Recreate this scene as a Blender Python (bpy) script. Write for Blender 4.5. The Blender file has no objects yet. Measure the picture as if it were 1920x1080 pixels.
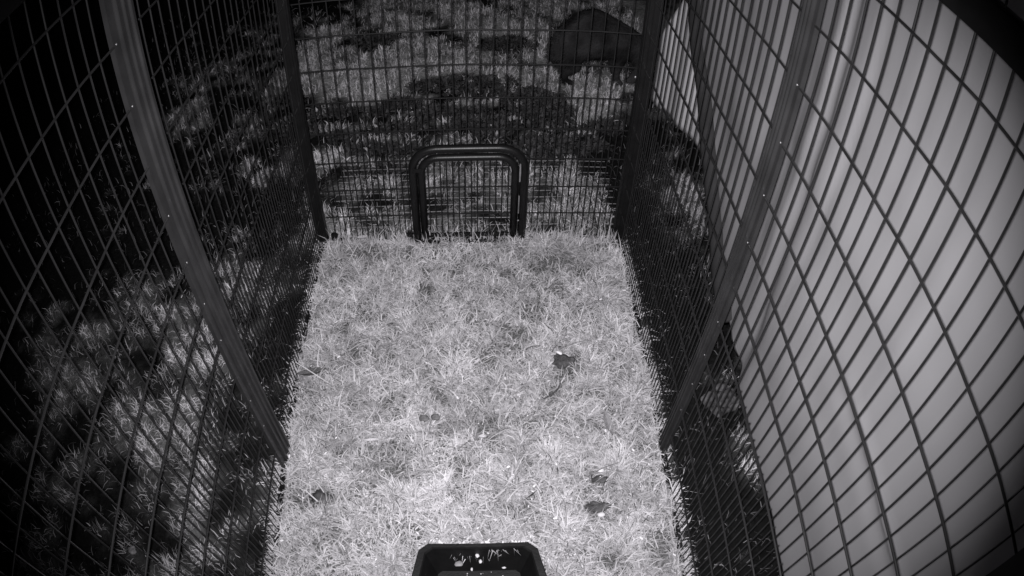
import bpy, bmesh, math, random
import numpy as np
from mathutils import Matrix, Vector, noise

random.seed(7)
rng = np.random.default_rng(11)
sc = bpy.context.scene
C = sc.collection
U = 0.04                      # metres per grid unit (one mesh pitch)

# ------------------------------------------------------------------ camera (wide angle security camera lens)
cd = bpy.data.cameras.new('camera')
cam = bpy.data.objects.new('camera', cd)
C.objects.link(cam)
sc.camera = cam
cd.type = 'PANO'
cd.panorama_type = 'FISHEYE_LENS_POLYNOMIAL'
cd.sensor_fit = 'HORIZONTAL'
cd.sensor_width = 36.0
cd.sensor_height = 20.25
cd.fisheye_fov = math.radians(170)
cd.fisheye_polynomial_k0 = 0.0
cd.fisheye_polynomial_k1 = -0.041588463185262506
cd.fisheye_polynomial_k2 = -0.0003043945024607194
cd.fisheye_polynomial_k3 = 2.221871288338704e-05
cd.fisheye_polynomial_k4 = -1.0980770911795184e-06
cd.shift_x = -(949.245 - 960) / 1920
cd.shift_y = (502.36 - 540) / 1080
cd.clip_start = 0.02
cd.clip_end = 300
CR = (0.99876348, -0.04400363, 0.02313431)
CU = (0.0154841, 0.71754078, 0.69634437)
CF = (0.04724149, 0.69512511, -0.71733488)
M = Matrix(((CR[0], CU[0], -CF[0], 0), (CR[1], CU[1], -CF[1], 0), (CR[2], CU[2], -CF[2], 0), (0, 0, 0, 1)))
M.translation = Vector((0, 0, 42.4 * U))
cam.matrix_world = M

# ------------------------------------------------------------------ night: near black sky, one infrared lamp beside the lens
world = bpy.data.worlds.new('World')
sc.world = world
world.use_nodes = True
bg = world.node_tree.nodes['Background']
bg.inputs[0].default_value = (0.5, 0.48, 0.54, 1)
bg.inputs[1].default_value = 0.0035
ld = bpy.data.lights.new('infrared_lamp', 'SPOT')
ld.energy = 195
ld.color = (1.0, 0.985, 1.01)
ld.spot_size = math.radians(109)
ld.spot_blend = 1.0
ld.shadow_soft_size = 0.006
lamp = bpy.data.objects.new('infrared_lamp', ld)
C.objects.link(lamp)
lamp.location = (-0.009, 0.0, 42.4 * U + 0.004)
lamp_aim = Vector((0, 0, 42.4 * U)) + Vector(CF) * 2.0
lamp.rotation_euler = (lamp_aim - lamp.location).to_track_quat('-Z', 'Y').to_euler()
sc.view_settings.view_transform = 'Standard'
sc.view_settings.look = 'None'
sc.view_settings.exposure = 0
sc.view_settings.gamma = 1
sc.view_settings.use_curve_mapping = False
sc.cycles.max_bounces = 5
sc.cycles.diffuse_bounces = 2
sc.cycles.glossy_bounces = 2

# ------------------------------------------------------------------ materials
def tint(g):
    return (g, g * 0.98, g * 1.01, 1)

def material(name, base, rough=0.6, spec=0.4, noise_scale=None, noise_amt=0.3, bump=0.0, bump_scale=60, attr=None, translucent=0.0, metallic=0.0):
    m = bpy.data.materials.new(name)
    m.use_nodes = True
    nt = m.node_tree
    N, L = nt.nodes, nt.links
    b = N['Principled BSDF']
    b.inputs['Roughness'].default_value = rough
    b.inputs['Specular IOR Level'].default_value = spec
    b.inputs['Metallic'].default_value = metallic
    b.inputs['Base Color'].default_value = tint(base)
    col = None
    if noise_scale:
        tc = N.new('ShaderNodeTexCoord')
        nz = N.new('ShaderNodeTexNoise'); nz.inputs['Scale'].default_value = noise_scale; nz.inputs['Detail'].default_value = 5
        L.new(tc.outputs['Object'], nz.inputs['Vector'])
        mr = N.new('ShaderNodeMapRange')
        mr.inputs['From Min'].default_value = 0.3; mr.inputs['From Max'].default_value = 0.7
        mr.inputs['To Min'].default_value = base * (1 - noise_amt); mr.inputs['To Max'].default_value = base * (1 + noise_amt)
        L.new(nz.outputs['Fac'], mr.inputs['Value'])
        col = mr.outputs['Result']
    if attr:
        at = N.new('ShaderNodeAttribute'); at.attribute_name = attr
        mm = N.new('ShaderNodeMath'); mm.operation = 'MULTIPLY'
        L.new(at.outputs['Fac'], mm.inputs[0])
        if col is None: mm.inputs[1].default_value = base
        else: L.new(col, mm.inputs[1])
        col = mm.outputs[0]
    if col is not None:
        cc = N.new('ShaderNodeCombineColor')
        g = N.new('ShaderNodeMath'); g.operation = 'MULTIPLY'; g.inputs[1].default_value = 0.98
        bl = N.new('ShaderNodeMath'); bl.operation = 'MULTIPLY'; bl.inputs[1].default_value = 1.01
        L.new(col, g.inputs[0]); L.new(col, bl.inputs[0])
        L.new(col, cc.inputs[0]); L.new(g.outputs[0], cc.inputs[1]); L.new(bl.outputs[0], cc.inputs[2])
        L.new(cc.outputs[0], b.inputs['Base Color'])
        if translucent:
            tr = N.new('ShaderNodeBsdfTranslucent'); mx = N.new('ShaderNodeMixShader'); mx.inputs[0].default_value = translucent
            L.new(cc.outputs[0], tr.inputs[0]); L.new(b.outputs[0], mx.inputs[1]); L.new(tr.outputs[0], mx.inputs[2])
            L.new(mx.outputs[0], N['Material Output'].inputs['Surface'])
    if bump:
        tc = N.new('ShaderNodeTexCoord')
        nz = N.new('ShaderNodeTexNoise'); nz.inputs['Scale'].default_value = bump_scale; nz.inputs['Detail'].default_value = 6
        L.new(tc.outputs['Object'], nz.inputs['Vector'])
        bp = N.new('ShaderNodeBump'); bp.inputs['Strength'].default_value = bump; bp.inputs['Distance'].default_value = 0.01
        L.new(nz.outputs['Fac'], bp.inputs['Height']); L.new(bp.outputs[0], b.inputs['Normal'])
    return m

M_WIRE = material('black_coated_wire', 0.014, 0.3, 0.5, 9, 0.35)
M_GALV = material('galvanised_wire', 0.32, 0.3, 0.8, 14, 0.6, metallic=0.3)
M_FRAME = material('black_powder_coat', 0.008, 0.38, 0.35, 25, 0.25, 0.05, 300)
M_POST = material('dark_grey_steel', 0.023, 0.36, 0.5, 12, 0.3, 0.04, 400)
M_SCREW = material('zinc_screw', 0.28, 0.35, 0.6, metallic=0.6)
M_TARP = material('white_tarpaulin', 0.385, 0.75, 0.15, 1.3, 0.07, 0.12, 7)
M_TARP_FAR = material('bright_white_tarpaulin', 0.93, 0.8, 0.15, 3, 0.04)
M_HEM_SHADOW = material('painted_hem_shadow', 0.05, 0.9, 0.1, 8, 0.25)  # grey of the shadow band at the tarpaulin's slanted edge
M_PLASTIC = material('black_plastic', 0.009, 0.5, 0.3, 30, 0.25, 0.1, 150)
M_GRASS_IN = material('dry_grass_blades', 0.58, 0.8, 0.1, attr='shade', translucent=0.25)
M_GRASS_OUT = material('wild_grass_blades', 0.6, 0.8, 0.1, attr='shade', translucent=0.25)
M_LEAF_DARK = material('dark_weed_leaf', 0.05, 0.7, 0.2, attr='shade')
M_STONE = material('mossy_stone', 0.09, 0.9, 0.1, 30, 0.8, 0.8, 60)
M_CLOD = material('dark_soil_clod', 0.10, 0.95, 0.05, 60, 0.5, 0.8, 120)
M_DROP = material('dropping', 0.17, 0.9, 0.1, 80, 0.4, 0.5, 160)
M_PALE = material('pale_dry_leaf', 0.75, 0.7, 0.2, 50, 0.1)
M_WHITE = material('white_chip', 0.9, 0.5, 0.4)
M_BARK = material('twig_bark', 0.22, 0.9, 0.1, 70, 0.5)
M_FUR = material('dark_fur', 0.035, 0.95, 0.05, 9, 0.75, 0.9, 70)
M_EYE = material('painted_eye_shine', 0.9, 0.1, 1.0)  # lamp's eye shine put into a white base colour

def ground_material():
    m = bpy.data.materials.new('night_ground')
    m.use_nodes = True
    nt = m.node_tree; N, L = nt.nodes, nt.links
    b = N['Principled BSDF']; b.inputs['Roughness'].default_value = 0.95; b.inputs['Specular IOR Level'].default_value = 0.05
    tc = N.new('ShaderNodeTexCoord')
    n1 = N.new('ShaderNodeTexNoise'); n1.inputs['Scale'].default_value = 60; n1.inputs['Detail'].default_value = 8; n1.inputs['Roughness'].default_value = 0.7
    L.new(tc.outputs['Object'], n1.inputs['Vector'])
    at = N.new('ShaderNodeAttribute'); at.attribute_name = 'shade'
    mr = N.new('ShaderNodeMapRange'); mr.inputs['From Min'].default_value = 0.3; mr.inputs['From Max'].default_value = 0.7
    mr.inputs['To Min'].default_value = 0.45; mr.inputs['To Max'].default_value = 1.45
    L.new(n1.outputs['Fac'], mr.inputs['Value'])
    mu = N.new('ShaderNodeMath'); mu.operation = 'MULTIPLY'
    L.new(mr.outputs[0], mu.inputs[0]); L.new(at.outputs['Fac'], mu.inputs[1])
    cc = N.new('ShaderNodeCombineColor')
    for i in range(3): L.new(mu.outputs[0], cc.inputs[i])
    L.new(cc.outputs[0], b.inputs['Base Color'])
    bp = N.new('ShaderNodeBump'); bp.inputs['Strength'].default_value = 0.9; bp.inputs['Distance'].default_value = 0.012
    L.new(n1.outputs['Fac'], bp.inputs['Height']); L.new(bp.outputs[0], b.inputs['Normal'])
    return m
M_GROUND = ground_material()

# ------------------------------------------------------------------ helpers
def link(name, me, mat=None, parent=None, smooth=False):
    o = bpy.data.objects.new(name, me)
    if mat and not me.materials: me.materials.append(mat)
    if smooth: me.polygons.foreach_set('use_smooth', [True] * len(me.polygons))
    C.objects.link(o)
    if parent: o.parent = parent
    return o

def empty(name, loc, label, cat, group=None):
    o = bpy.data.objects.new(name, None)
    o.empty_display_size = 0.05
    o.location = Vector(loc) * U
    C.objects.link(o)
    tag(o, label, cat, group)
    return o

def tag(o, label, cat, group=None):
    o['label'] = label; o['category'] = cat
    if group: o['group'] = group
    return o

def box_mesh(name, lo, hi, bevel=0.0):
    bm = bmesh.new()
    lo, hi = Vector(lo) * U, Vector(hi) * U
    bmesh.ops.create_cube(bm, size=1, matrix=Matrix.Translation((lo + hi) / 2) @ Matrix.Diagonal((*(hi - lo), 1)))
    if bevel: bmesh.ops.bevel(bm, geom=bm.edges[:], offset=bevel * U, segments=2, affect='EDGES')
    me = bpy.data.meshes.new(name); bm.to_mesh(me); bm.free()
    return me

def tube_into(bm, pts, radii, seg=8, cap=True):
    pts = [Vector(q) for q in pts]
    if not isinstance(radii, (list, tuple)): radii = [radii] * len(pts)
    rings = []
    t0 = (pts[1] - pts[0]).normalized()
    ref = Vector((0, 0, 1)) if abs(t0.z) < 0.9 else Vector((1, 0, 0))
    n = (ref - t0 * ref.dot(t0)).normalized()
    for i, q in enumerate(pts):
        if i == 0: t = pts[1] - pts[0]
        elif i == len(pts) - 1: t = pts[-1] - pts[-2]
        else: t = pts[i + 1] - pts[i - 1]
        t.normalize()
        n = (n - t * n.dot(t)).normalized()
        b = t.cross(n)
        rings.append([bm.verts.new((q + (n * math.cos(a) + b * math.sin(a)) * radii[i]) * U) for a in [2 * math.pi * k / seg for k in range(seg)]])
    for r0, r1 in zip(rings, rings[1:]):
        for k in range(seg):
            bm.faces.new((r0[k], r0[(k + 1) % seg], r1[(k + 1) % seg], r1[k]))
    if cap:
        bm.faces.new(rings[0][::-1]); bm.faces.new(rings[-1])

def tube_mesh(name, pts, r, seg=8):
    bm = bmesh.new(); tube_into(bm, pts, r, seg)
    me = bpy.data.meshes.new(name); bm.to_mesh(me); bm.free()
    return me

def blob_mesh(name, size, seed=0, sub=2, amt=0.3, freq=1.5):
    bm = bmesh.new()
    bmesh.ops.create_icosphere(bm, subdivisions=sub, radius=1)
    for v in bm.verts:
        d = 1 + amt * noise.noise(v.co * freq + Vector((seed * 7.3, 1.1, seed)))
        v.co = Vector((v.co.x * size[0], v.co.y * size[1], v.co.z * size[2])) * d * U
    me = bpy.data.meshes.new(name); bm.to_mesh(me); bm.free()
    me.polygons.foreach_set('use_smooth', [True] * len(me.polygons))
    return me

# ------------------------------------------------------------------ layout constants (grid units)
XL, XR, YB = -14.385, 13.58, 45.2
S, Z0 = 3.063, -0.16
DR, DL = 21.745, 20.96          # y of vertical wire 0 on right / left
H = lambda k: k * S + Z0
RAIL0, RAIL1 = 38.35, 39.75
TOP = 60.0

def fbm(x, y, s, o=0.0, octv=4):
    v, a, t = 0.0, 1.0, 0.0
    for _ in range(octv):
        v += a * noise.noise(Vector((x * s + o, y * s - o * 0.7, o))); t += a
        a *= 0.5; s *= 2.1
    return v / t

# outside cover: 1 = pale short grass, 0 = bare dark soil; mesh shade by the side panels is painted in too
DARK = [(-17.6, 67.7, 3.6, 1.3), (-12.8, 67.8, 4, 1.6), (-9.0, 69.4, 3.5, 1.8), (-6.0, 73.5, 3.6, 2.0), (-1.8, 73.8, 4.2, 3.0), (2.3, 72.8, 4.6, 4.0),
        (6.8, 69.5, 4.2, 3.6), (9.2, 67.6, 3.2, 3.0), (7.7, 65.1, 4.5, 3), (12.1, 60.5, 3.6, 1.5), (-11, 60.0, 5, 1.1), (-15.3, 62.6, 3, 1), (1.0, 64, 6, 3),
        (8, 59, 5, 3), (-3, 67, 6, 1.6), (-21, 64, 3, 2), (15, 64, 3, 1.5), (-24, 72, 4, 2), (-10, 56, 4, 1), (5, 86, 5, 3), (-14, 88, 5, 3), (-8.5, 64, 4, 1.2)]
def cover(x, y):
    n = fbm(x, y, 0.11, 3.0)
    n2 = fbm(x, y, 0.35, 9.0, 3)
    c = 0.50 + 1.7 * n + 1.3 * n2
    if y > 44:
        for cx, cy, rx, ry in DARK:
            d = ((x - cx) / rx) ** 2 + ((y - cy) / ry) ** 2
            c -= (.8 + 2.6 * fbm(x, y, .42, 31, 3)) * math.exp(-d * 1.1)
        c += 0.5 if y > 68 else 0.28
        if y < 62: c += .9 * fbm(x, y, .55, 17, 3) - .12
        if y > 86: c -= (y - 86) * 0.016
    if XR < x < 18.5 and y < 62: c -= .55  # shade of the dense right mesh, painted as bare dark ground
    if x < -17 and y > 42: c -= min(.5, .03 * (-17 - x)) + .08
    if XL - 6 < x < XL and 24 < y < 47: c -= .55 * (1 - (XL - x) / 8)  # same painted mesh shade along the far left panel
    if x > XR and y < 73 and x > 13.6 + max(0, y - 62) * .5: c -= 0.6          # barer, darker strip out to the tarpaulin
    if x < XL:
        d1 = ((x + 33) / 12) ** 2 + ((y - 31) / 9) ** 2
        c += 0.45 * math.exp(-d1) - 0.16
        c -= 0.6 * math.exp(-(((x + 38) / 7) ** 2 + ((y - 44) / 5) ** 2))
        c -= max(0, (-x - 40)) * 0.06
    return max(0.0, min(1.0, c))
def is_inside(x, y):
    return XL - 0.3 < x < XR + 0.4 and y < YB - 0.2
def gz(x, y):
    if -3.75 < x < 3.3 and 9.1 < y < 14.75: return -2.5
    if is_inside(x, y): return 0.25 * fbm(x, y, 0.18, 5.0, 3) - 0.25
    return 0.7 * fbm(x, y, 0.09, 1.0, 3) - 0.55

# ------------------------------------------------------------------ ground: one sheet to the horizon
def make_ground():
    xs = np.concatenate([[-1500, -700, -300, -180, -120], np.linspace(-90, 70, 200), [100, 180, 300, 700, 1500]])
    ys = np.concatenate([[-1500, -300, -60, -20], np.linspace(-8, 110, 150), [130, 160, 220, 300, 700, 1500]])
    nx, ny = len(xs), len(ys)
    co, sh = [], []
    for y in ys:
        for x in xs:
            far = abs(x) > 120 or y > 125 or y < -15
            z = 0.0 if far else gz(x, y)
            co.append((x * U, y * U, z * U))
            if far: sh.append(0.05)
            elif is_inside(x, y): sh.append(0.13 + 0.12 * fbm(x, y, 0.6, 2))
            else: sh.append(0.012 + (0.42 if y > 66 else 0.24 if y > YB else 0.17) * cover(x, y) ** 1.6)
    faces = [(j * nx + i, j * nx + i + 1, (j + 1) * nx + i + 1, (j + 1) * nx + i) for j in range(ny - 1) for i in range(nx - 1)]
    me = bpy.data.meshes.new('ground'); me.from_pydata(co, [], faces)
    a = me.attributes.new('shade', 'FLOAT', 'POINT'); a.data.foreach_set('value', sh)
    o = link('ground', me, M_GROUND, smooth=True); o['kind'] = 'structure'
make_ground()

# ------------------------------------------------------------------ run posts
def make_post(name, y0, x, sgn, label, screws):
    t = empty(name, (x, y0, 0), label, 'post', 'upright posts of the wire run')
    prof = [(0, -.35), (0, .16), (.68, .16), (.72, .5), (.95, .5), (1.0, .28), (1.34, .28), (1.38, .5), (1.6, .5), (1.64, .28), (1.96, .28), (2.0, .5), (2.2, .5), (2.26, .16), (2.6, .16), (2.6, -.35)]
    wk = .5 if sgn > 0 else .92
    prof = [(a * wk, (b - .16) * .55 + .16 if b > 0 else -.1) for a, b in prof]
    bm = bmesh.new()
    r0 = [bm.verts.new((-sgn * b * U, a * U, -0.5 * U)) for a, b in prof]
    r1 = [bm.verts.new((-sgn * b * U, a * U, TOP * U)) for a, b in prof]
    n = len(prof)
    for i in range(n): bm.faces.new((r0[i], r0[(i + 1) % n], r1[(i + 1) % n], r1[i]))
    bm.faces.new(r0[::-1]); bm.faces.new(r1)
    bmesh.ops.recalc_face_normals(bm, faces=bm.faces)
    bmesh.ops.bevel(bm, geom=[e for e in bm.edges if abs(e.verts[0].co.z - e.verts[1].co.z) > 1], offset=0.022 * U, segments=2, affect='EDGES')
    me = bpy.data.meshes.new('upright'); bm.to_mesh(me); bm.free()
    link('upright', me, M_POST, t)
    sm = blob_mesh('screw', (.035, .055, .055), 1, 2, 0.0)
    for k in screws:
        if (k * 7 + int(y0)) % 5 == 3: continue
        s = link('screw', sm, M_SCREW, t)
        s.location = Vector((-sgn * 0.17, 0.26, H(k))) * U
    return t
make_post('run_post', DR - 0.05, XR, 1, 'dark ribbed upright post on the right side, in front of the white tarpaulin', range(2, 17))
make_post('run_post', DL - 0.05, XL, -1, 'dark grey ribbed upright post on the left side, shining screws along its edge', range(2, 17))

def corner_post(x0, x1, y0, y1, label, foot=True):
    t = empty('corner_post', ((x0 + x1) / 2, (y0 + y1) / 2, 0), label, 'post', 'upright posts of the wire run')
    cx, cy = (x0 + x1) / 2, (y0 + y1) / 2
    link('upright', box_mesh('upright', (x0 - cx, y0 - cy, -.5), (x1 - cx, y1 - cy, TOP), .12), M_FRAME, t)
    link('edge_rib', box_mesh('edge_rib', (-.15, y0 - cy - .12, 0), (.15, y0 - cy - .01, TOP), .05), M_FRAME, t)
    return t
corner_post(XL - .45, XL + .5, 44.8, 45.7, 'black corner post at the far left end of the run')
corner_post(XR - .6, XR + .6, 44.8, 45.7, 'black corner post at the far right end of the run, beside the dark animal')
corner_post(XR - .3, XR + .9, -.9, 1.07, 'black corner post nearest the camera, its edge in the bottom right corner')

# ------------------------------------------------------------------ mesh panels, every wire a part
RV, RH = 0.049, 0.06
def wire_panel(label, origin, direction, coords, length, z_top, sgn_in, gap=None, dense_gap=None, off=0.0):
    """origin/direction: panel line on the ground. coords: positions of the long wires along it."""
    t = empty('mesh_panel', (origin[0], origin[1], 0), label, 'mesh panel', 'wire mesh panels of the run')
    d = Vector((direction[0], direction[1], 0))
    nrm = Vector((sgn_in[0], sgn_in[1], 0))        # towards the inside
    long_me = tube_mesh('vertical_wire', [(.035 * math.sin(i * 1.9) * (i > 0), .02 * math.sin(i * 2.7 + 1), z_top * i / 9) for i in range(10)], RV, 6)
    short_me = tube_mesh('short_vertical_wire', [(0, 0, 0), (0, 0, H(5))], RV * .9, 6)
    low_me = {}
    def cut(c):
        return gap and gap[0] < c < gap[1]
    for c in coords:
        if cut(c):
            key = 'up'
            if key not in low_me: low_me[key] = tube_mesh('vertical_wire', [(0, 0, gap[2]), (0, 0, z_top)], RV, 7)
            o = link('vertical_wire', low_me[key], M_WIRE, t)
        else: o = link('vertical_wire', long_me, M_WIRE, t)
        o.location = d * c * U
        o.rotation_euler = (random.uniform(-.0007, .0007), random.uniform(-.0007, .0007), random.random() * 6)
    for c in coords[:-1]:
        c += (coords[1] - coords[0]) / 2
        if cut(c):
            if 's' not in low_me: low_me['s'] = tube_mesh('short_vertical_wire', [(0, 0, gap[2]), (0, 0, H(5))], RV * .9, 6)
            o = link('short_vertical_wire', low_me['s'], M_WIRE, t)
        else: o = link('short_vertical_wire', short_me, M_WIRE, t)
        o.location = d * c * U
    L = length
    full = tube_mesh('horizontal_wire', [d * (L * i / 8) + Vector((0, 0, 0.035 * math.sin(i * 2.1))) for i in range(9)], RH, 7)
    k = 1
    while H(k) < z_top - 0.3:
        if gap and H(k) < gap[2]:
            for a, b in ((0, gap[0]), (gap[1], L)):
                o = link('horizontal_wire', tube_mesh('horizontal_wire', [d * a, d * b], RH, 7), M_WIRE, t)
                o.location = (nrm * 0.14 + Vector((0, 0, H(k)))) * U
        else:
            o = link('horizontal_wire', full, M_WIRE, t)
            o.location = (nrm * 0.14 + Vector((0, 0, H(k)))) * U
        k += 1
    # bottom rail
    n2 = nrm * .16
    q = [d * 0, d * L]
    lo = Vector((min(v.x for v in q) - abs(nrm.x) * .22, min(v.y for v in q) - abs(nrm.y) * .22, -.25))
    hi = Vector((max(v.x for v in q) + abs(nrm.x) * .22, max(v.y for v in q) + abs(nrm.y) * .22, .08))
    if not gap: link('bottom_rail', box_mesh('bottom_rail', lo, hi, .06), M_FRAME, t)
    else: link('bottom_rail', box_mesh('bottom_rail', lo, hi - Vector((0, 0, .05)), .06), M_FRAME, t)
    lo.z, hi.z = RAIL0, RAIL1
    link('top_rail', box_mesh('top_rail', lo - Vector((.18 * abs(nrm.x), .18 * abs(nrm.y), 0)), hi + Vector((.18 * abs(nrm.x), .18 * abs(nrm.y), 0)), .12), M_FRAME, t)
    return t

# near right: long wires j = 1..20 counted from the post
wire_panel('near right mesh panel in front of the large white tarpaulin', (XR, 1.07), (0, 1), [DR - j - 1.07 for j in range(20, 0, -1)], DR - 1.07, TOP, (-1, 0))
wire_panel('far right mesh panel between the ribbed right post and the far right corner post', (XR, DR + 1.3), (0, 1), [.5 + i * 1.0 for i in range(21)], 44.6 - DR - 1.3, TOP, (-1, 0))
wire_panel('near left mesh panel, grey wires against black night at the left edge', (XL, -.2), (0, 1), [DL - j + .2 for j in range(20, 0, -1)], DL + .2, TOP, (1, 0))
wire_panel('far left mesh panel between the ribbed left post and the far left corner post', (XL, DL + 2.55), (0, 1), [.39 + i * 1.0 for i in range(21)], 44.6 - DL - 2.55, TOP, (1, 0))
back = wire_panel('far end mesh panel with the small arched door in it', (XL + .75, YB), (1, 0), [(-13.0 + i * 1.04) - XL - .75 for i in range(26)], XR - XL - 1.5, TOP, (0, -1),
                  gap=(-5.1 - XL - .75, 4.2 - XL - .75, 10.4))

# anti-dig apron lying on the grass beyond the far end
def apron():
    t = empty('ground_apron', (0, 46, 0), 'flat anti-dig mesh apron lying on the ground just beyond the arched door', 'mesh apron')
    m1 = tube_mesh('cross_wire', [(-14 + 28 * i / 10, 0, .03 * math.sin(i * 1.7)) for i in range(11)], .045, 6)
    m2 = tube_mesh('long_wire', [(0, 0, 0), (0, 10.8, 0)], .04, 6)
    for i in range(11):
        o = link('cross_wire', m1, M_GALV, t); o.location = (0, (.4 + i) * U, .32 * U)
    for i in range(27):
        o = link('long_wire', m2, M_WIRE, t); o.location = ((-13.4 + i * 1.04) * U, 0, .2 * U)
apron()

# ------------------------------------------------------------------ arched door
def arch_pts(x0, x1, z0, z1, r, y=0, n=7):
    p = [(x0, y, z0)]
    for i in range(n + 1):
        a = math.pi - i / n * math.pi / 2
        p.append((x0 + r + r * math.cos(a), y, z1 - r + r * math.sin(a)))
    for i in range(n + 1):
        a = math.pi / 2 - i / n * math.pi / 2
        p.append((x1 - r + r * math.cos(a), y, z1 - r + r * math.sin(a)))
    p.append((x1, y, z0))
    return p
def make_door():
    cx = -.45
    t = empty('arched_door', (cx, YB, 0), 'small arched black door with rounded corners in the far end panel', 'door')
    bm = bmesh.new(); tube_into(bm, arch_pts(-4.72, 4.72, 0, 10.3, 2.1, -.35), .36, 12)
    me = bpy.data.meshes.new('door_frame'); bm.to_mesh(me); bm.free(); link('door_frame', me, M_FRAME, t, True)
    bm = bmesh.new(); tube_into(bm, arch_pts(-4.0, 4.0, .35, 9.35, 1.5, -.3), .33, 12)
    me = bpy.data.meshes.new('door_leaf_frame'); bm.to_mesh(me); bm.free(); leaf = link('door_leaf_frame', me, M_FRAME, t, True)
    link('door_bottom_bar', box_mesh('door_bottom_bar', (-3.9, -.5, .3), (3.9, -.1, .75), .1), M_FRAME, t)
    link('door_sill', box_mesh('door_sill', (-4.4, -.75, -.25), (4.4, .2, .18), .08), M_FRAME, t)
    vm = tube_mesh('vertical_wire', [(0, 0, .5), (0, 0, 8.9)], RV, 6)
    x = -3.45
    while x < 3.6:
        o = link('vertical_wire', vm, M_WIRE, t); o.location = (x * U, 0, 0); x += .53
    for k in (1, 2):
        link('horizontal_wire', tube_mesh('horizontal_wire', [(-3.8, -.12, H(k)), (3.8, -.12, H(k))], RH, 7), M_WIRE, t)
    hz = link('latch_rod', tube_mesh('latch_rod', [(4.37, -.76, 7.0), (4.37, -.82, 8.0), (4.37, -.76, 8.9)], [.06, .09, .06], 6), M_GALV, t)
    link('latch_rod', tube_mesh('latch_rod', [(4.37, -.76, 3.4), (4.37, -.76, 5.4)], .05, 6), M_GALV, t)
    hg = link('hinge', box_mesh('hinge', (-4.6, -.75, 8.1), (-3.9, -.62, 8.5), .05), M_FRAME, t)
    s = link('latch_bolt', blob_mesh('latch_bolt', (.12, .1, .1), 2, 1, 0), M_SCREW, t); s.location = Vector((4.37, -.8, 2.6)) * U
make_door()
for x, lab in ((-13.1, 'round black clip on the foot of the far end panel, nearest the left corner post'), (-5.9, 'round black clip on the foot of the far end panel, beside the arched door')):
    bm = bmesh.new(); tube_into(bm, [(0, -.45, 0), (0, -.2, 0)], [.3, .36], 14); tube_into(bm, [(0, -.52, 0), (0, -.45, 0)], .14, 8)
    me = bpy.data.meshes.new('panel_clip'); bm.to_mesh(me); bm.free()
    o = link('panel_clip', me, M_FRAME); o.location = Vector((x, YB, .75)) * U
    tag(o, lab, 'clip', 'clips along the panel foot')

# ------------------------------------------------------------------ white tarpaulins
def sheet(name, fn, us, vs, mat, keep=None):
    co = [fn(u, v) for v in vs for u in us]
    nu = len(us)
    faces = []
    for j in range(len(vs) - 1):
        for i in range(nu - 1):
            faces.append((j * nu + i, j * nu + i + 1, (j + 1) * nu + i + 1, (j + 1) * nu + i))
    bm = bmesh.new()
    vv = [bm.verts.new(Vector(c) * U) for c in co]
    for f in faces: bm.faces.new([vv[i] for i in f])
    me = bpy.data.meshes.new(name); bm.to_mesh(me); bm.free()
    return me

HEM = [(33.9, .15), (39.6, 2.7), (47.0, 7.7), (52.8, 13.2), (57.5, 17.2), (66, 27), (74, 40), (80, 60)]
def hem_y(z):
    zs = [h[1] for h in HEM]; ys = [h[0] for h in HEM]
    return float(np.interp(z, zs, ys))
def tarp_x(y, z):
    x = 21.0 + max(0, min(1, (y - 27) / 8)) * 1.0
    # vertical soft folds, a horizontal crease at z about 14.3, slow billow
    x += .42 * math.exp(-((y - 29.9 - .04 * (z - 15)) / .9) ** 2)
    x += .20 * math.exp(-((y - 26.6) / .7) ** 2) * min(1, z / 20)
    x -= .16 * math.exp(-((y - 31.8) / .5) ** 2)
    x += .6 * noise.noise(Vector((y * .12, z * .045, 3))) + .13 * noise.noise(Vector((y * .5, z * .06, 8)))
    if y < 19: x -= .28 * math.exp(-((z - 14.3) / .3) ** 2) * min(1, (19 - y) / 4)
    x += .22 * math.exp(-((z - 13.2) / .9) ** 2) * min(1, max(0, (20 - y) / 4))
    x += .3 * noise.noise(Vector((y * .06, z * .2, 20)))
    return x
def make_tarp():
    zs = [0.12 + (66 - .12) * (i / 150) for i in range(151)]
    us = [i / 190 for i in range(191)]
    def fn(u, z):
        y1 = hem_y(z)
        y = -4 + (y1 + 4) * u
        return (tarp_x(y, z), y, z)
    me = sheet('tarpaulin', fn, us, zs, M_TARP)
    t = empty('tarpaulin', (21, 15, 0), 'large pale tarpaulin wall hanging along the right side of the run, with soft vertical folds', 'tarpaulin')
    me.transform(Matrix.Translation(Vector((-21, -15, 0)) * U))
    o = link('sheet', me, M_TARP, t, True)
    sd = o.modifiers.new('thickness', 'SOLIDIFY'); sd.thickness = .002; sd.offset = 1
    # added dark tube along the slanted edge, standing in for its soft shadow
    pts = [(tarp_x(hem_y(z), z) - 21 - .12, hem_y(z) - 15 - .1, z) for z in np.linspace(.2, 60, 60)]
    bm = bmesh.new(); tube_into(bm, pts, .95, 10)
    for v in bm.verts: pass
    me = bpy.data.meshes.new('hem_shadow'); bm.to_mesh(me); bm.free(); link('hem_shadow', me, M_HEM_SHADOW, t, True)
make_tarp()
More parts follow.
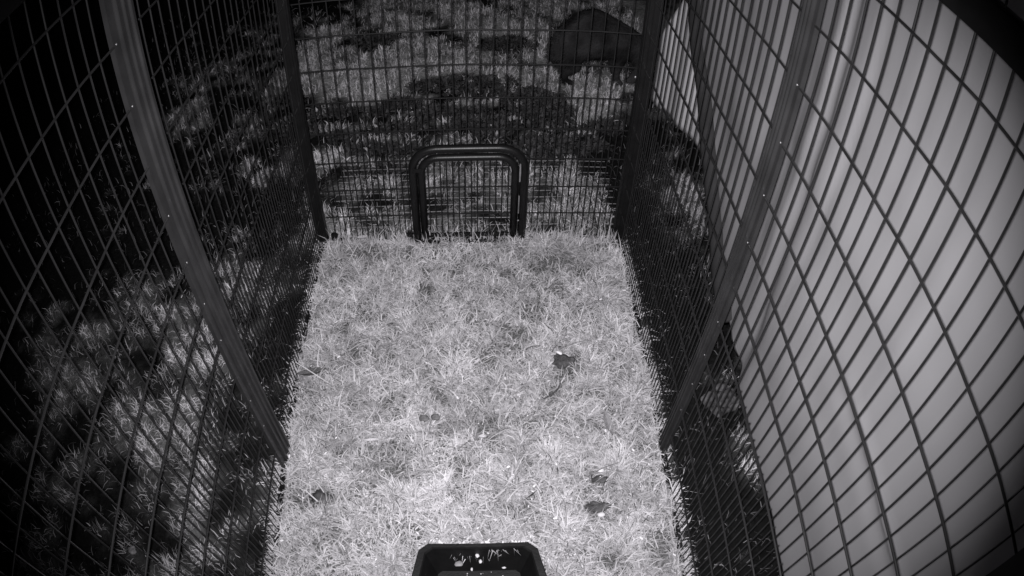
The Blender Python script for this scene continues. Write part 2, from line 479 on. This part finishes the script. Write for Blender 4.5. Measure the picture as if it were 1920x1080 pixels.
def make_far_tarp():
    A, B = Vector((22.3, 70.6, 0)), Vector((30.5, 45.5, 0))
    d = (B - A)
    nrm = Vector((d.y, -d.x, 0)).normalized()
    zs = [i * .8 for i in range(55)]
    def left_u(z):
        return float(np.interp(z, [0, 9, 11, 16, 22, 44], [0, 0, .05, .13, .26, .7]))
    def fn(u, z):
        l = left_u(z)
        uu = l + (1 - l) * u
        q = A + d * uu
        w = .25 * math.sin(uu * 30) + .35 * noise.noise(Vector((uu * 9, z * .1, 2)))
        q = q + nrm * w
        return (q.x - 26, q.y - 58, z + .1)
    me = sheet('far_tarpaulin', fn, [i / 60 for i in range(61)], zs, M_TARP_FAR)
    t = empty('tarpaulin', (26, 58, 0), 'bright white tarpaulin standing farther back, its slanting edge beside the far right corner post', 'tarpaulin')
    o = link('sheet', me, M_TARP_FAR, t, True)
    sd = o.modifiers.new('thickness', 'SOLIDIFY'); sd.thickness = .002
make_far_tarp()

# ------------------------------------------------------------------ black tray at the near end
def make_tray():
    t = empty('feed_tray', (-.2, 12.25, 0), 'black plastic tray with sloping sides sunk in the grass at the near end', 'tray')
    x0, x1, y0, y1 = -3.8, 3.72, -3.2, 2.75   # outer rim, local
    zr, zf = 1.35, -1.8
    def rect(a, b, c, d_, z, ch):
        return [(a + ch, c, z), (b - ch, c, z), (b, c + ch, z), (b, d_ - ch, z), (b - ch, d_, z), (a + ch, d_, z), (a, d_ - ch, z), (a, c + ch, z)]
    loops = [rect(x0 - .12, x1 + .12, y0 - .12, y1 + .12, -2.2, .5), rect(x0, x1, y0, y1, zr - .08, .5), rect(x0 + .06, x1 - .06, y0 + .06, y1 - .06, zr, .48), rect(x0 + .42, x1 - .42, y0 + .3, y1 - .3, zr, .4),
             rect(x0 + .5, x1 - .5, y0 + .38, y1 - .38, zr - .1, .4), rect(x0 + 1.15, x1 - 1.15, y0 + 1.2, y1 - 1.05, zf, .25)]
    bm = bmesh.new()
    tp = lambda q: Vector((q[0] * (1 + .062 * (2.7 - q[1])), q[1], q[2]))
    R = [[bm.verts.new(tp(q) * U) for q in l] for l in loops]
    for a, b in zip(R, R[1:]):
        for i in range(8): bm.faces.new((a[i], a[(i + 1) % 8], b[(i + 1) % 8], b[i]))
    bm.faces.new(R[-1])
    bmesh.ops.recalc_face_normals(bm, faces=bm.faces)
    me = bpy.data.meshes.new('tray_shell'); bm.to_mesh(me); bm.free()
    link('tray_shell', me, M_PLASTIC, t)
    for i, x in enumerate((-1.2, 1.2)):
        link('floor_rib', box_mesh('floor_rib', (x - .08, y0 + 1.4, zf + .02), (x + .08, y1 - 1.3, zf + .2), .04), M_PLASTIC, t)
    def flake(px, py, pz, s, seed, label, mat=M_PALE):
        o = link('food_scrap', blob_mesh('food_scrap', s, seed, 2, .5, 2), mat); o.location = Vector((px - .2, py + 12.2, pz - .12)) * U
        tag(o, label, 'food scrap', 'scraps lying in the black tray')
    flake(-1.35, 1.75, .1, (.3, .22, .08), 1, 'largest pale round scrap on the sloping far wall of the black tray', material('pale_scrap', .3, .8, .2, 60, .3))
    flake(-.1, 2.15, .65, (.13, .16, .07), 2, 'small grey scrap near the middle of the tray rim')
    flake(.1, 1.85, .25, (.11, .15, .07), 3, 'small white scrap just below the grey one in the tray')
    flake(1.65, 1.5, -.25, (.14, .08, .06), 4, 'small oblong scrap on the right half of the tray')
    flake(-.5, 1.45, -.3, (.07, .15, .06), 5, 'thin upright scrap below the largest one in the tray')
    flake(2.3, .35, -1.45, (.16, .12, .06), 6, 'white scrap at the bottom right of the tray floor', M_WHITE)
    bmg = bmesh.new()
    for i in range(26):
        x, y = random.uniform(-1, 1.6), random.uniform(.1, 1.3)
        m = Matrix.Translation(Vector((x, y, -1.65 + max(0, (y - .5)) * 1.2)) * U) @ Matrix.Diagonal((1, .7, .5, 1))
        bmesh.ops.create_icosphere(bmg, subdivisions=1, radius=random.uniform(.02, .06) * U, matrix=m)
    me = bpy.data.meshes.new('crumbs'); bmg.to_mesh(me); bmg.free()
    o = link('crumbs', me, M_PALE); o.location = Vector((-.2, 12.2, .05)) * U; o['kind'] = 'stuff'; o['label'] = 'tiny pale crumbs scattered in the black tray'
make_tray()

# ------------------------------------------------------------------ grass (real blades)
def blades(name, base, ang, lean, length, width, shade, mat, curl=0.35, label=''):
    """base n x 3 (units), ang heading, lean 0 = upright .. pi/2 = flat."""
    n = len(base)
    d = np.stack([np.cos(ang), np.sin(ang), np.zeros(n)], 1)
    side = np.stack([-np.sin(ang), np.cos(ang), np.zeros(n)], 1)
    tw = rng.normal(0, .8, n)[:, None]
    up = np.array([[0, 0, 1.0]])
    side = side * np.cos(tw) + (d * .3 + up * .7) * np.sin(tw) * .6
    side += rng.normal(0, .15, (n, 3))
    side /= np.linalg.norm(side, axis=1)[:, None]
    l0 = np.clip(lean - curl, 0.02, 1.5); l1 = np.clip(lean + curl, 0.05, 1.9)
    bend = rng.normal(0, .35, n)
    d1 = np.stack([np.cos(ang + bend), np.sin(ang + bend), np.zeros(n)], 1)
    p0 = base
    p1 = p0 + (d * np.sin(l0)[:, None] + up * np.cos(l0)[:, None]) * (length * .5)[:, None]
    p2 = p1 + (d1 * np.sin(l1)[:, None] + up * np.cos(l1)[:, None]) * (length * .5)[:, None]
    w = width[:, None] / 2
    V = np.stack([p0 - side * w, p0 + side * w, p1 - side * w * .85, p1 + side * w * .85, p2], 1).reshape(-1, 3) * U
    i = np.arange(n)[:, None] * 5
    tri = np.concatenate([i + 0, i + 1, i + 3, i + 0, i + 3, i + 2, i + 2, i + 3, i + 4], 1).reshape(-1)
    me = bpy.data.meshes.new(name)
    me.vertices.add(len(V)); me.vertices.foreach_set('co', V.ravel().astype(np.float32))
    me.loops.add(len(tri)); me.loops.foreach_set('vertex_index', tri.astype(np.int32))
    me.polygons.add(len(tri) // 3); me.polygons.foreach_set('loop_start', np.arange(0, len(tri), 3, dtype=np.int32))
    me.update(calc_edges=True)
    a = me.attributes.new('shade', 'FLOAT', 'POINT'); a.data.foreach_set('value', np.repeat(shade, 5).astype(np.float32))
    o = link(name, me, mat); o['kind'] = 'stuff'; o['label'] = label
    return o

BARE = [(6.7, 30.5, .9, .7), (8.5, 20.0, .75, .6), (7.9, 17.7, 1.0, .55), (-11.4, 18.7, 1.5, .9), (4.6, 36.5, 1.0, .5), (2.0, 38, .8, .6), (-6.5, 21.3, 2.0, .9), (7.8, 24.5, 1.0, .8),
        (-2.0, 24.6, .8, .5), (5.6, 27.6, .8, .8), (8.2, 42, 1.6, .8), (5.7, 41, 1.3, .8), (1.0, 41.2, .8, .6), (-9.2, 27, 1.2, .6), (3.0, 33.8, 1.2, .6), (-10, 43, 1.5, .6), (4.2, 25, .6, .5), (-3.5, 34.5, 1.4, .5)]
_r = random.Random(5)
for _i in range(75):
    BARE.append((_r.uniform(XL + 1, XR - 1), _r.uniform(9, 44) if _i % 3 else _r.uniform(30, 44), _r.uniform(.2, .6), _r.uniform(.15, .4)))
def bare(x, y):
    v = 0
    for cx, cy, rx, ry in BARE: v = max(v, math.exp(-(((x - cx) / rx) ** 2 + ((y - cy) / ry) ** 2)))
    return v
def in_tray(x, y):
    return abs(x + .22) < 3.93 * (1 + .062 * (14.9 - y)) and 8.8 < y < 15.0
TUFTS = [(10.6, 37.5, 2.2, 1.9), (11.6, 33.5, 1.7, 1.5), (8.2, 43.5, 2.2, 1.5), (4.0, 43.8, 2.0, 1.3), (-1.5, 33.0, 1.8, 1.2), (-13, 32, 1.5, 1.6), (-12.5, 21.5, 2.0, 1.4), (-7.8, 26.0, 2.2, 1.4), (10, 21, 2.0, 1.8),
         (5.5, 16.3, 2.4, 1.6), (2, 20, 2.5, 1.3), (-2.3, 29, 2.3, 1.2), (1.5, 29, 2.3, 1.2), (-8, 39, 2.5, 1.2), (-12.6, 42.6, 2, 1.4), (12, 27, 1.6, 1.5), (0, 24.5, 2.4, 1.2), (-6, 14, 2.4, 1.4), (9.5, 14, 2.5, 1.5)]
def grass_inside():
    cl = []
    for i in range(620):
        cl.append((rng.uniform(XL, XR), rng.uniform(6, YB - .2), rng.uniform(.35, 1.1), rng.uniform(.6, 1.25)))
    cl += [(a, b, c * .8, d * .85) for a, b, c, d in TUFTS]
    cl = np.array(cl)
    n = 120000
    w = cl[:, 2] ** 1.6; w /= w.sum()
    ci = rng.choice(len(cl), n, p=w)
    r = np.abs(rng.normal(0, 1, n)) * cl[ci, 2] * .75
    th = rng.uniform(0, 2 * np.pi, n)
    bx = cl[ci, 0] + r * np.cos(th); by = cl[ci, 1] + r * np.sin(th)
    loose = rng.random(n) < .48
    bx[loose] = rng.uniform(XL - .4, XR + .3, loose.sum()); by[loose] = rng.uniform(4.5, YB - .2, loose.sum())
    ang = np.where(loose, rng.uniform(0, 2 * np.pi, n), th + rng.normal(0, 1.0, n))
    length = np.where(loose, rng.uniform(.35, 1.25, n), rng.uniform(.5, 1.5, n) * cl[ci, 3])
    lean = np.where(loose, rng.normal(1.25, .22, n), 1.0 + .25 * np.minimum(r / (cl[ci, 2] * .9), 1.6) + rng.normal(0, .2, n))
    width = rng.uniform(.04, .105, n) * np.where(rng.random(n) < .1, 1.5, 1)
    ok = np.ones(n, bool); sh = np.ones(n)
    bz = np.zeros(n)
    rnd = rng.random(n)
    for i in range(n):
        x, y = bx[i], by[i]
        if not (XL - .55 < x < XR + .45 and 4.4 < y < YB - .15) or in_tray(x, y): ok[i] = False; continue
        b = bare(x, y)
        f = fbm(x, y, .45, 4.0, 3)
        if rnd[i] < b * .95 or rnd[i] < -f * 2.0: ok[i] = False; continue
        bz[i] = gz(x, y) + .0
        big = fbm(x, y, .13, 14.0, 2)
        sh[i] = (.86 + .6 * f + .3 * big) * (1 - .4 * b)
    sh = np.clip(sh * rng.normal(1.06, .38, n), .1, 1.65)
    base = np.stack([bx, by, bz], 1)[ok]
    blades('short_grass', base, ang[ok], lean[ok], length[ok], width[ok], sh[ok], M_GRASS_IN, label='pale dry short grass covering the floor inside the run')
grass_inside()
def straw():
    n = 2600
    bx = rng.uniform(XL - .2, XR + .1, n); by = rng.uniform(9, YB - .5, n)
    ok = np.array([not in_tray(x, y) for x, y in zip(bx, by)])
    base = np.stack([bx, by, np.array([gz(a, b) for a, b in zip(bx, by)]) + rng.uniform(.15, .55, n)], 1)
    blades('loose_straw', base[ok], rng.uniform(0, 6.3, n)[ok], np.clip(rng.normal(1.3, .22, n), .6, 1.6)[ok], (rng.uniform(.8, 1.7, n) + (rng.random(n) < .06) * 1.0)[ok], rng.uniform(.045, .1, n)[ok], rng.uniform(.85, 1.45, n)[ok], M_GRASS_IN, curl=.22, label='loose pale straws lying over the grass inside the run')
straw()
def edge_grass():
    # tall blades along the foot of the far end panel, over the tray rim and through the side panels
    P_, A_, Ln, Le = [], [], [], []
    for i in range(900):
        x = rng.uniform(XL + .5, XR - .4); P_.append((x, YB - rng.uniform(.1, .9), -.2)); A_.append(rng.uniform(0, 6.3)); Ln.append(rng.uniform(.8, 2.6) if rng.random() < .3 else rng.uniform(.5, 1.3)); Le.append(abs(rng.normal(.35, .25)))
    for i in range(3800):
        s = rng.random() < .5
        yy = rng.uniform(6, YB - 1)
        if fbm(yy, 3.0 if s else 30.0, .4, 2, 3) < rng.normal(.05, .15): continue
        x = XL + rng.normal(.15, .3) if s else XR - rng.normal(.15, .3)
        P_.append((x, yy, -.2)); A_.append((math.pi if s else 0) + rng.normal(0, 1.5)); Ln.append(rng.uniform(.5, 1.4) * (1.6 if rng.random() < .08 else 1)); Le.append(abs(rng.normal(1.0, .3)))
    for i in range(16):
        x = rng.choice([rng.normal(.6, .35), rng.normal(1.5, .2), rng.uniform(-3.6, 3.2)], p=[.55, .3, .15]); P_.append((x, 15.05, .7)); A_.append(-math.pi / 2 + rng.normal(0, .5)); Ln.append(rng.uniform(.7, 1.7)); Le.append(1.25)
    n = len(P_)
    blades('edge_grass', np.array(P_), np.array(A_), np.array(Le), np.array(Ln), rng.uniform(.05, .1, n), np.clip(rng.normal(1.05, .2, n), .5, 1.6), M_GRASS_IN, curl=.3, label='longer grass blades standing along the foot of the mesh panels and over the tray rim')
edge_grass()
def grass_outside():
    n = 200000
    u = rng.random(n)
    side = np.where(u < .36, 0, np.where(u < .52, 1, 2))
    bx = np.where(side == 0, XL - .6 - rng.gamma(1.6, 11, n), np.where(side == 1, rng.uniform(XR + .5, 24, n), rng.uniform(-60, 26, n)))
    by = np.where(side == 0, rng.uniform(2, 60, n), np.where(side == 1, rng.uniform(4, 60, n), YB + .5 + 66 * rng.random(n) ** 1.15))
    # gather into clumps
    cl = np.stack([np.round(bx / 2.6) * 2.6, np.round(by / 2.6) * 2.6], 1)
    jit = np.array([[noise.noise(Vector((a * 3.3, b * 1.7, 0))), noise.noise(Vector((a * 1.9, b * 4.1, 5)))] for a, b in cl]) * 5.0
    pull = rng.uniform(0, .5, n)[:, None]
    q = np.stack([bx, by], 1) * (1 - pull) + (cl + jit) * pull
    out = q - (cl + jit)
    bx, by = q[:, 0], q[:, 1]
    ok = np.ones(n, bool); sh = np.ones(n); bz = np.zeros(n); rnd = rng.random(n)
    for i in range(n):
        x, y = bx[i], by[i]
        if is_inside(x, y) or (XL - .4 < x < XR + .5 and y < YB + .2) or (x > 21.3 and y < 40) or x < -75: ok[i] = False; continue
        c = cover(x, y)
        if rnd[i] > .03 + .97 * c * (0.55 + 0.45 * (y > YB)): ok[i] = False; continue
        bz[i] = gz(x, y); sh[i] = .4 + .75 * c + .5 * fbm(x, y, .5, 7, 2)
    sh = np.clip(sh * rng.normal(1, .5, n), .06, 1.9)
    far = np.clip((by - 45) / 40, 0, 1)
    ang = np.arctan2(out[:, 1], out[:, 0]) + rng.normal(0, 1.6, n)
    length = rng.uniform(.4, 1.35, n)
    lean = np.clip(rng.normal(.95, .35, n), .1, 1.5)
    width = rng.uniform(.035, .085, n) * (1 + .6 * far)
    base = np.stack([bx, by, bz], 1)
    blades('wild_grass', base[ok], ang[ok], lean[ok], length[ok], width[ok], sh[ok], M_GRASS_OUT, label='rough patchy grass growing outside the run')
grass_outside()

def weeds():
    # dark leafy ground cover beyond the far end
    P_, A_, Le, Ln, Wd, Sh = [], [], [], [], [], []
    for cx, cy, rx, ry in DARK:
        for i in range(int(150 * rx * ry)):
            a, r = rng.uniform(0, 6.3), rng.random() ** .7
            x, y = cx + rx * r * math.cos(a) * .85, cy + ry * r * math.sin(a) * .85
            if fbm(x, y, .42, 31, 3) < -.02 + .28 * (r - .55) - (.12 if x > 2 else 0): continue
            P_.append((x, y, gz(x, y) + rng.random() * 1.0 * (1 - r))); A_.append(rng.uniform(0, 6.3)); Le.append(abs(rng.normal(.9, .4)))
            Ln.append(rng.uniform(.5, 1.3)); Wd.append(rng.uniform(.2, .5)); Sh.append(abs(rng.normal(1, .45)) * (6 if rng.random() < .02 else 1))
    blades('dark_ground_cover', np.array(P_), np.array(A_), np.array(Le), np.array(Ln), np.array(Wd), np.array(Sh), M_LEAF_DARK, label='dark leafy ground cover beyond the far end panel')
weeds()

# ------------------------------------------------------------------ small things on the grass
def put(name, me, mat, loc, label, cat, rz=0, group=None, rx=0):
    o = link(name, me, mat); o.location = Vector(loc) * U; o.rotation_euler = (rx, 0, rz); tag(o, label, cat, group); return o
def leaf_mesh(l, w, curl=.15):
    bm = bmesh.new(); n = 8; top = []; 
    rows = []
    for i in range(n + 1):
        t = i / n; ww = w * math.sin(math.pi * min(.98, max(.03, t))) ** .8
        rows.append([bm.verts.new(Vector(((t - .5) * l, s * ww / 2, curl * (abs(s) * .6 + (t - .5) ** 2 * 2))) * U) for s in (-1, 0, 1)])
    for a, b in zip(rows, rows[1:]):
        for k in (0, 1): bm.faces.new((a[k], a[k + 1], b[k + 1], b[k]))
    bmesh.ops.solidify(bm, geom=bm.faces[:], thickness=.03 * U)
    me = bpy.data.meshes.new('leaf'); bm.to_mesh(me); bm.free(); return me
put('fallen_leaf', leaf_mesh(1.2, .28), M_WHITE, (-7.69, 23.29, .75), 'bright white narrow leaf left of centre on the grass', 'leaf', .1)
put('fallen_leaf', leaf_mesh(1.0, .5), M_PALE, (-10.3, 44.35, .9), 'pale curled leaf at the foot of the far end panel near the left corner', 'leaf', .15)
put('fallen_leaf', leaf_mesh(2.4, .75, .3), material('brown_leaf', .2, .8, .2, 30, .3), (-13.0, 29.4, .55), 'long brownish leaf on the left edge of the grass', 'leaf', .25)
put('fallen_leaf', leaf_mesh(2.2, .62, .25), material('tan_leaf', .5, .8, .2, 20, .1), (9.5, 24.3, .75), 'smooth tan strip shaped leaf on the right part of the grass', 'leaf', 1.75)
put('fallen_leaf', leaf_mesh(.7, .3), M_WHITE, (.07, 30.34, .75), 'small white slanting leaf just above the middle of the grass', 'leaf', .8)
put('fallen_leaf', leaf_mesh(.75, .35), M_WHITE, (-3.52, 19.39, .7), 'small white crumpled leaf between the tray and the left post', 'leaf', -.2)
put('fallen_leaf', leaf_mesh(.6, .3), M_WHITE, (.31, 23.64, .7), 'small white leaf near the middle of the grass', 'leaf', 0)
put('fallen_leaf', leaf_mesh(.8, .3), M_PALE, (8.9, 32.3, .8), 'pale upright leaf tip beside the dark clod', 'leaf', 1.3)
put('pebble', blob_mesh('pebble', (.22, .18, .14), 3), M_WHITE, (8.56, 20.5, .6), 'white pebble beside the upper bare patch near the right post', 'pebble')
put('pebble', blob_mesh('pebble', (.3, .2, .15), 4), M_PALE, (8.2, 17.0, .6), 'pale pebble below the lower bare patch near the right post', 'pebble')
put('soil_clod', blob_mesh('soil_clod', (.75, .6, .4), 5, 3, .5), M_CLOD, (6.75, 30.6, .25), 'dark soil clod with a white fleck on the right half of the grass', 'clod')
put('white_fleck', blob_mesh('white_fleck', (.3, .14, .1), 6), M_WHITE, (6.45, 31.1, .75), 'white fleck lying on top of the dark soil clod', 'fleck', -.6)
put('dropping', blob_mesh('dropping', (.36, .3, .22), 7, 3, .35), M_DROP, (-3.95, 25.4, .5), 'left of two round dark droppings lying side by side', 'dropping', group='droppings on the grass')
put('dropping', blob_mesh('dropping', (.34, .28, .22), 8, 3, .35), M_DROP, (-3.1, 25.5, .5), 'right of two round dark droppings lying side by side', 'dropping', group='droppings on the grass')
put('soil_clod', blob_mesh('soil_clod', (.55, .3, .25), 9, 3, .5), M_CLOD, (8.5, 20.0, .2), 'dark clod in the upper bare patch near the right post', 'clod')
put('soil_clod', blob_mesh('soil_clod', (.85, .42, .25), 10, 3, .6), M_CLOD, (7.9, 17.75, .15), 'flat dark clod in the lower bare patch near the right post', 'clod')
put('soil_clod', blob_mesh('soil_clod', (.9, .5, .3), 12, 3, .5), M_STONE, (-11.3, 18.7, .1), 'grey lump half hidden in the grass near the left post', 'clod')
def twig(pts, r, loc, label, mat=M_BARK):
    me = tube_mesh('twig', pts, r, 7); return put('twig', me, mat, loc, label, 'twig')
twig([(-.9, -.6, 0), (-.2, -.25, .1), (.2, .15, .1), (.5, .7, .15)], [.04, .06, .07, .05], (5.8, 27.4, .7), 'short dark bent twig right of centre on the grass', M_CLOD)
twig([(-1.8, 1.2, 0), (-.6, .4, .1), (.6, -.4, .12), (1.7, -1.1, .1)], [.03, .045, .04, .02], (-12.9, 29.2, .8), 'pale straight straw crossing the long leaf at the left edge', M_PALE)
twig([(-1.6, -.5, 0), (0, 0, .1), (1.6, .3, .1)], [.02, .035, .02], (8.0, 32.0, .75), 'thin dry stem above the dark clod', M_BARK)
twig([(-1.3, -.5, 0), (0, .1, .15), (1.3, .5, .1)], [.025, .04, .02], (8.7, 20.5, .7), 'thin dry stem lying across the upper bare patch', M_BARK)
# tiny bright flecks too small and too many to count
def flecks():
    bm = bmesh.new()
    for i in range(240):
        x, y = random.uniform(XL + .5, XR - .5), random.uniform(8, 44)
        if in_tray(x, y): continue
        if random.random() > .35 + .65 * (y < 30): continue
        s = random.choice([.04, .05, .06, .07, .1])
        m = Matrix.Translation(Vector((x, y, .45 + random.random() * .35)) * U) @ Matrix.Rotation(random.random() * 6, 4, 'Z') @ Matrix.Rotation(random.uniform(-.5, .5), 4, 'X') @ Matrix.Diagonal((1.7, .8, .3, 1))
        bmesh.ops.create_icosphere(bm, subdivisions=1, radius=s * U, matrix=m)
    for i in range(30):
        x, y = random.uniform(-3.7, 3.4), 15.05 + abs(random.gauss(0, .22))
        m = Matrix.Translation(Vector((x, y, .85 + random.random() * .3)) * U) @ Matrix.Rotation(random.random() * 6, 4, 'Z') @ Matrix.Diagonal((1.8, .9, .5, 1))
        bmesh.ops.create_icosphere(bm, subdivisions=1, radius=random.choice([.04, .05, .06, .07, .09, .17]) * U, matrix=m)
    me = bpy.data.meshes.new('bright_flecks'); bm.to_mesh(me); bm.free()
    o = link('bright_flecks', me, M_WHITE); o['kind'] = 'stuff'; o['label'] = 'tiny bright chips scattered over the grass and along the tray rim'
flecks()
# outside
put('round_stone', blob_mesh('round_stone', (1.4, 1.25, .8), 13, 5, .5, 1.6), M_STONE, (19.35, 26.1, .0), 'round grey mossy lump between the right mesh and the tarpaulin foot', 'stone')
for loc, lab in (((21.1, 26.7, .5), 'upper of two shining white pegs at the tarpaulin foot'), ((20.3, 25.0, .4), 'lower of two shining white pegs at the tarpaulin foot')):
    bm = bmesh.new(); bmesh.ops.create_icosphere(bm, subdivisions=2, radius=.13 * U, matrix=Matrix.Translation((0, 0, .2 * U))); tube_into(bm, [(0, 0, -.8), (0, 0, .1)], .05, 6)
    me = bpy.data.meshes.new('peg'); bm.to_mesh(me); bm.free(); put('tarpaulin_peg', me, M_WHITE, loc, lab, 'peg', group='pegs at the tarpaulin foot')
put('pale_stone', blob_mesh('pale_stone', (.4, .33, .22), 15, 3, .5), M_BARK, (-26.4, 12.2, .2), 'pale flat stone on the dark ground left of the run', 'stone')

# ------------------------------------------------------------------ the animal beyond the far end
def skin_body(name, chains, mat, sub=2):
    """one continuous surface: tapered limbs and trunk fused by a voxel remesh and smoothed."""
    bm = bmesh.new()
    for ch in chains:
        for (p, a), (q, b) in zip(ch, ch[1:]):
            p, q = Vector(p), Vector(q)
            n = max(2, int((q - p).length / (.35 * min(a, b)) ) + 1)
            for k in range(n + 1):
                t = k / n
                bmesh.ops.create_icosphere(bm, subdivisions=2, radius=(a + (b - a) * t) * U, matrix=Matrix.Translation(p.lerp(q, t) * U))
    me = bpy.data.meshes.new(name); bm.to_mesh(me); bm.free()
    o = bpy.data.objects.new(name, me); C.objects.link(o)
    rm = o.modifiers.new('remesh', 'REMESH'); rm.mode = 'VOXEL'; rm.voxel_size = .15 * U
    sm = o.modifiers.new('smooth', 'SMOOTH'); sm.factor = .6; sm.iterations = 9
    bpy.context.view_layer.update()
    ev = o.evaluated_get(bpy.context.evaluated_depsgraph_get())
    m2 = bpy.data.meshes.new_from_object(ev)
    bpy.data.objects.remove(o)
    m2.name = name; m2.materials.clear(); m2.materials.append(mat)
    return m2
def make_animal():
    X = 15.9; Y = 76.0
    spine = [((-.6, 0, 6.1), 3.2), ((-2.6, 0, 5.1), 2.7), ((-3.9, 0, 4.2), 1.9)]
    front = [((-.6, 0, 6.1), 3.2), ((2.4, 0, 5.3), 2.5), ((4.2, -.1, 4.8), 2.0), ((5.6, -.4, 3.4), 1.3), ((5.7, -.8, 2.0), 1.05), ((4.9, -1.2, 1.15), .8), ((4.0, -1.5, .75), .4)]
    tail = [((-3.9, 0, 4.2), 1.9), ((-4.9, .8, 3.2), .8), ((-4.9, 1.8, 1.9), .7), ((-4.4, 2.6, 1.0), .4)]
    def hind(s): return [((-2.6, 0, 5.1), 2.7), ((-3.2, s * 1.2, 3.6), 1.3), ((-2.7, s * 1.4, 2.4), .8), ((-3.9, s * 1.4, 1.3), .45), ((-3.8, s * 1.4, .35), .4), ((-3.0, s * 1.45, .2), .38)]
    def fore(s): return [((2.4, 0, 5.3), 2.5), ((2.7, s * 1.1, 3.6), .95), ((2.4, s * 1.2, 2.0), .55), ((2.6, s * 1.2, .5), .42), ((3.1, s * 1.25, .2), .4)]
    me = skin_body('body', [spine, front, tail, hind(1), hind(-1), fore(1), fore(-1)], M_FUR, 2)
    t = empty('raccoon', (X, Y, -.45), 'dark furry hunched animal sniffing the ground beyond the far right corner of the run', 'animal')
    link('body', me, M_FUR, t, True)
    t.scale = (1.08, 1.08, 1.12)
    # short fur blades over the back
    me.calc_loop_triangles()
    n = 7000
    tri = np.array([tuple(q.vertices) for q in me.loop_triangles]); co = np.array([v.co[:] for v in me.vertices]) / U; no = np.array([v.normal[:] for v in me.vertices])
    area = np.linalg.norm(np.cross(co[tri[:, 1]] - co[tri[:, 0]], co[tri[:, 2]] - co[tri[:, 0]]), axis=1); k = rng.choice(len(tri), n, p=area / area.sum())
    w = rng.dirichlet((1, 1, 1), n)
    pos = (co[tri[k]] * w[:, :, None]).sum(1); nn = no[tri[k, 0]]
    d = nn * .55 + np.array([-.7, 0, -.35]) + rng.normal(0, .2, (n, 3)); d /= np.linalg.norm(d, axis=1)[:, None]
    sd = np.cross(d, nn); sd /= np.linalg.norm(sd, axis=1)[:, None] + 1e-6
    ln = rng.uniform(.35, .8, n)[:, None]
    V = np.stack([pos - sd * .04, pos + sd * .04, pos + d * ln], 1).reshape(-1, 3) * U
    fm = bpy.data.meshes.new('fur'); fm.from_pydata(V.tolist(), [], (np.arange(n)[:, None] * 3 + np.arange(3)).tolist())
    f = link('fur', fm, M_FUR, t); f['kind'] = 'stuff'
    em = bmesh.new()
    for s in (-1, 1):
        e = bpy.data.objects.new('ear', blob_mesh('ear', (.18, .42, .5), 3, 2, .1)); C.objects.link(e); e.parent = t; e.location = Vector((5.3, -1.1 + s * .75, 2.3)) * U; e.data.materials.append(M_FUR)
        y = bpy.data.objects.new('eye', blob_mesh('eye', (.14, .14, .14), 1, 2, 0)); C.objects.link(y); y.parent = t; y.location = Vector((4.62, -1.45 + s * .48 - (.3 if s < 0 else -.1), 1.72)) * U; y.data.materials.append(M_EYE)
    nz = link('nose', blob_mesh('nose', (.16, .16, .13), 1, 2, 0), M_PLASTIC, t); nz.location = Vector((3.72, -1.6, .75)) * U
make_animal()
print('tris', sum(len(o.data.polygons) for o in sc.objects if o.type == 'MESH'))
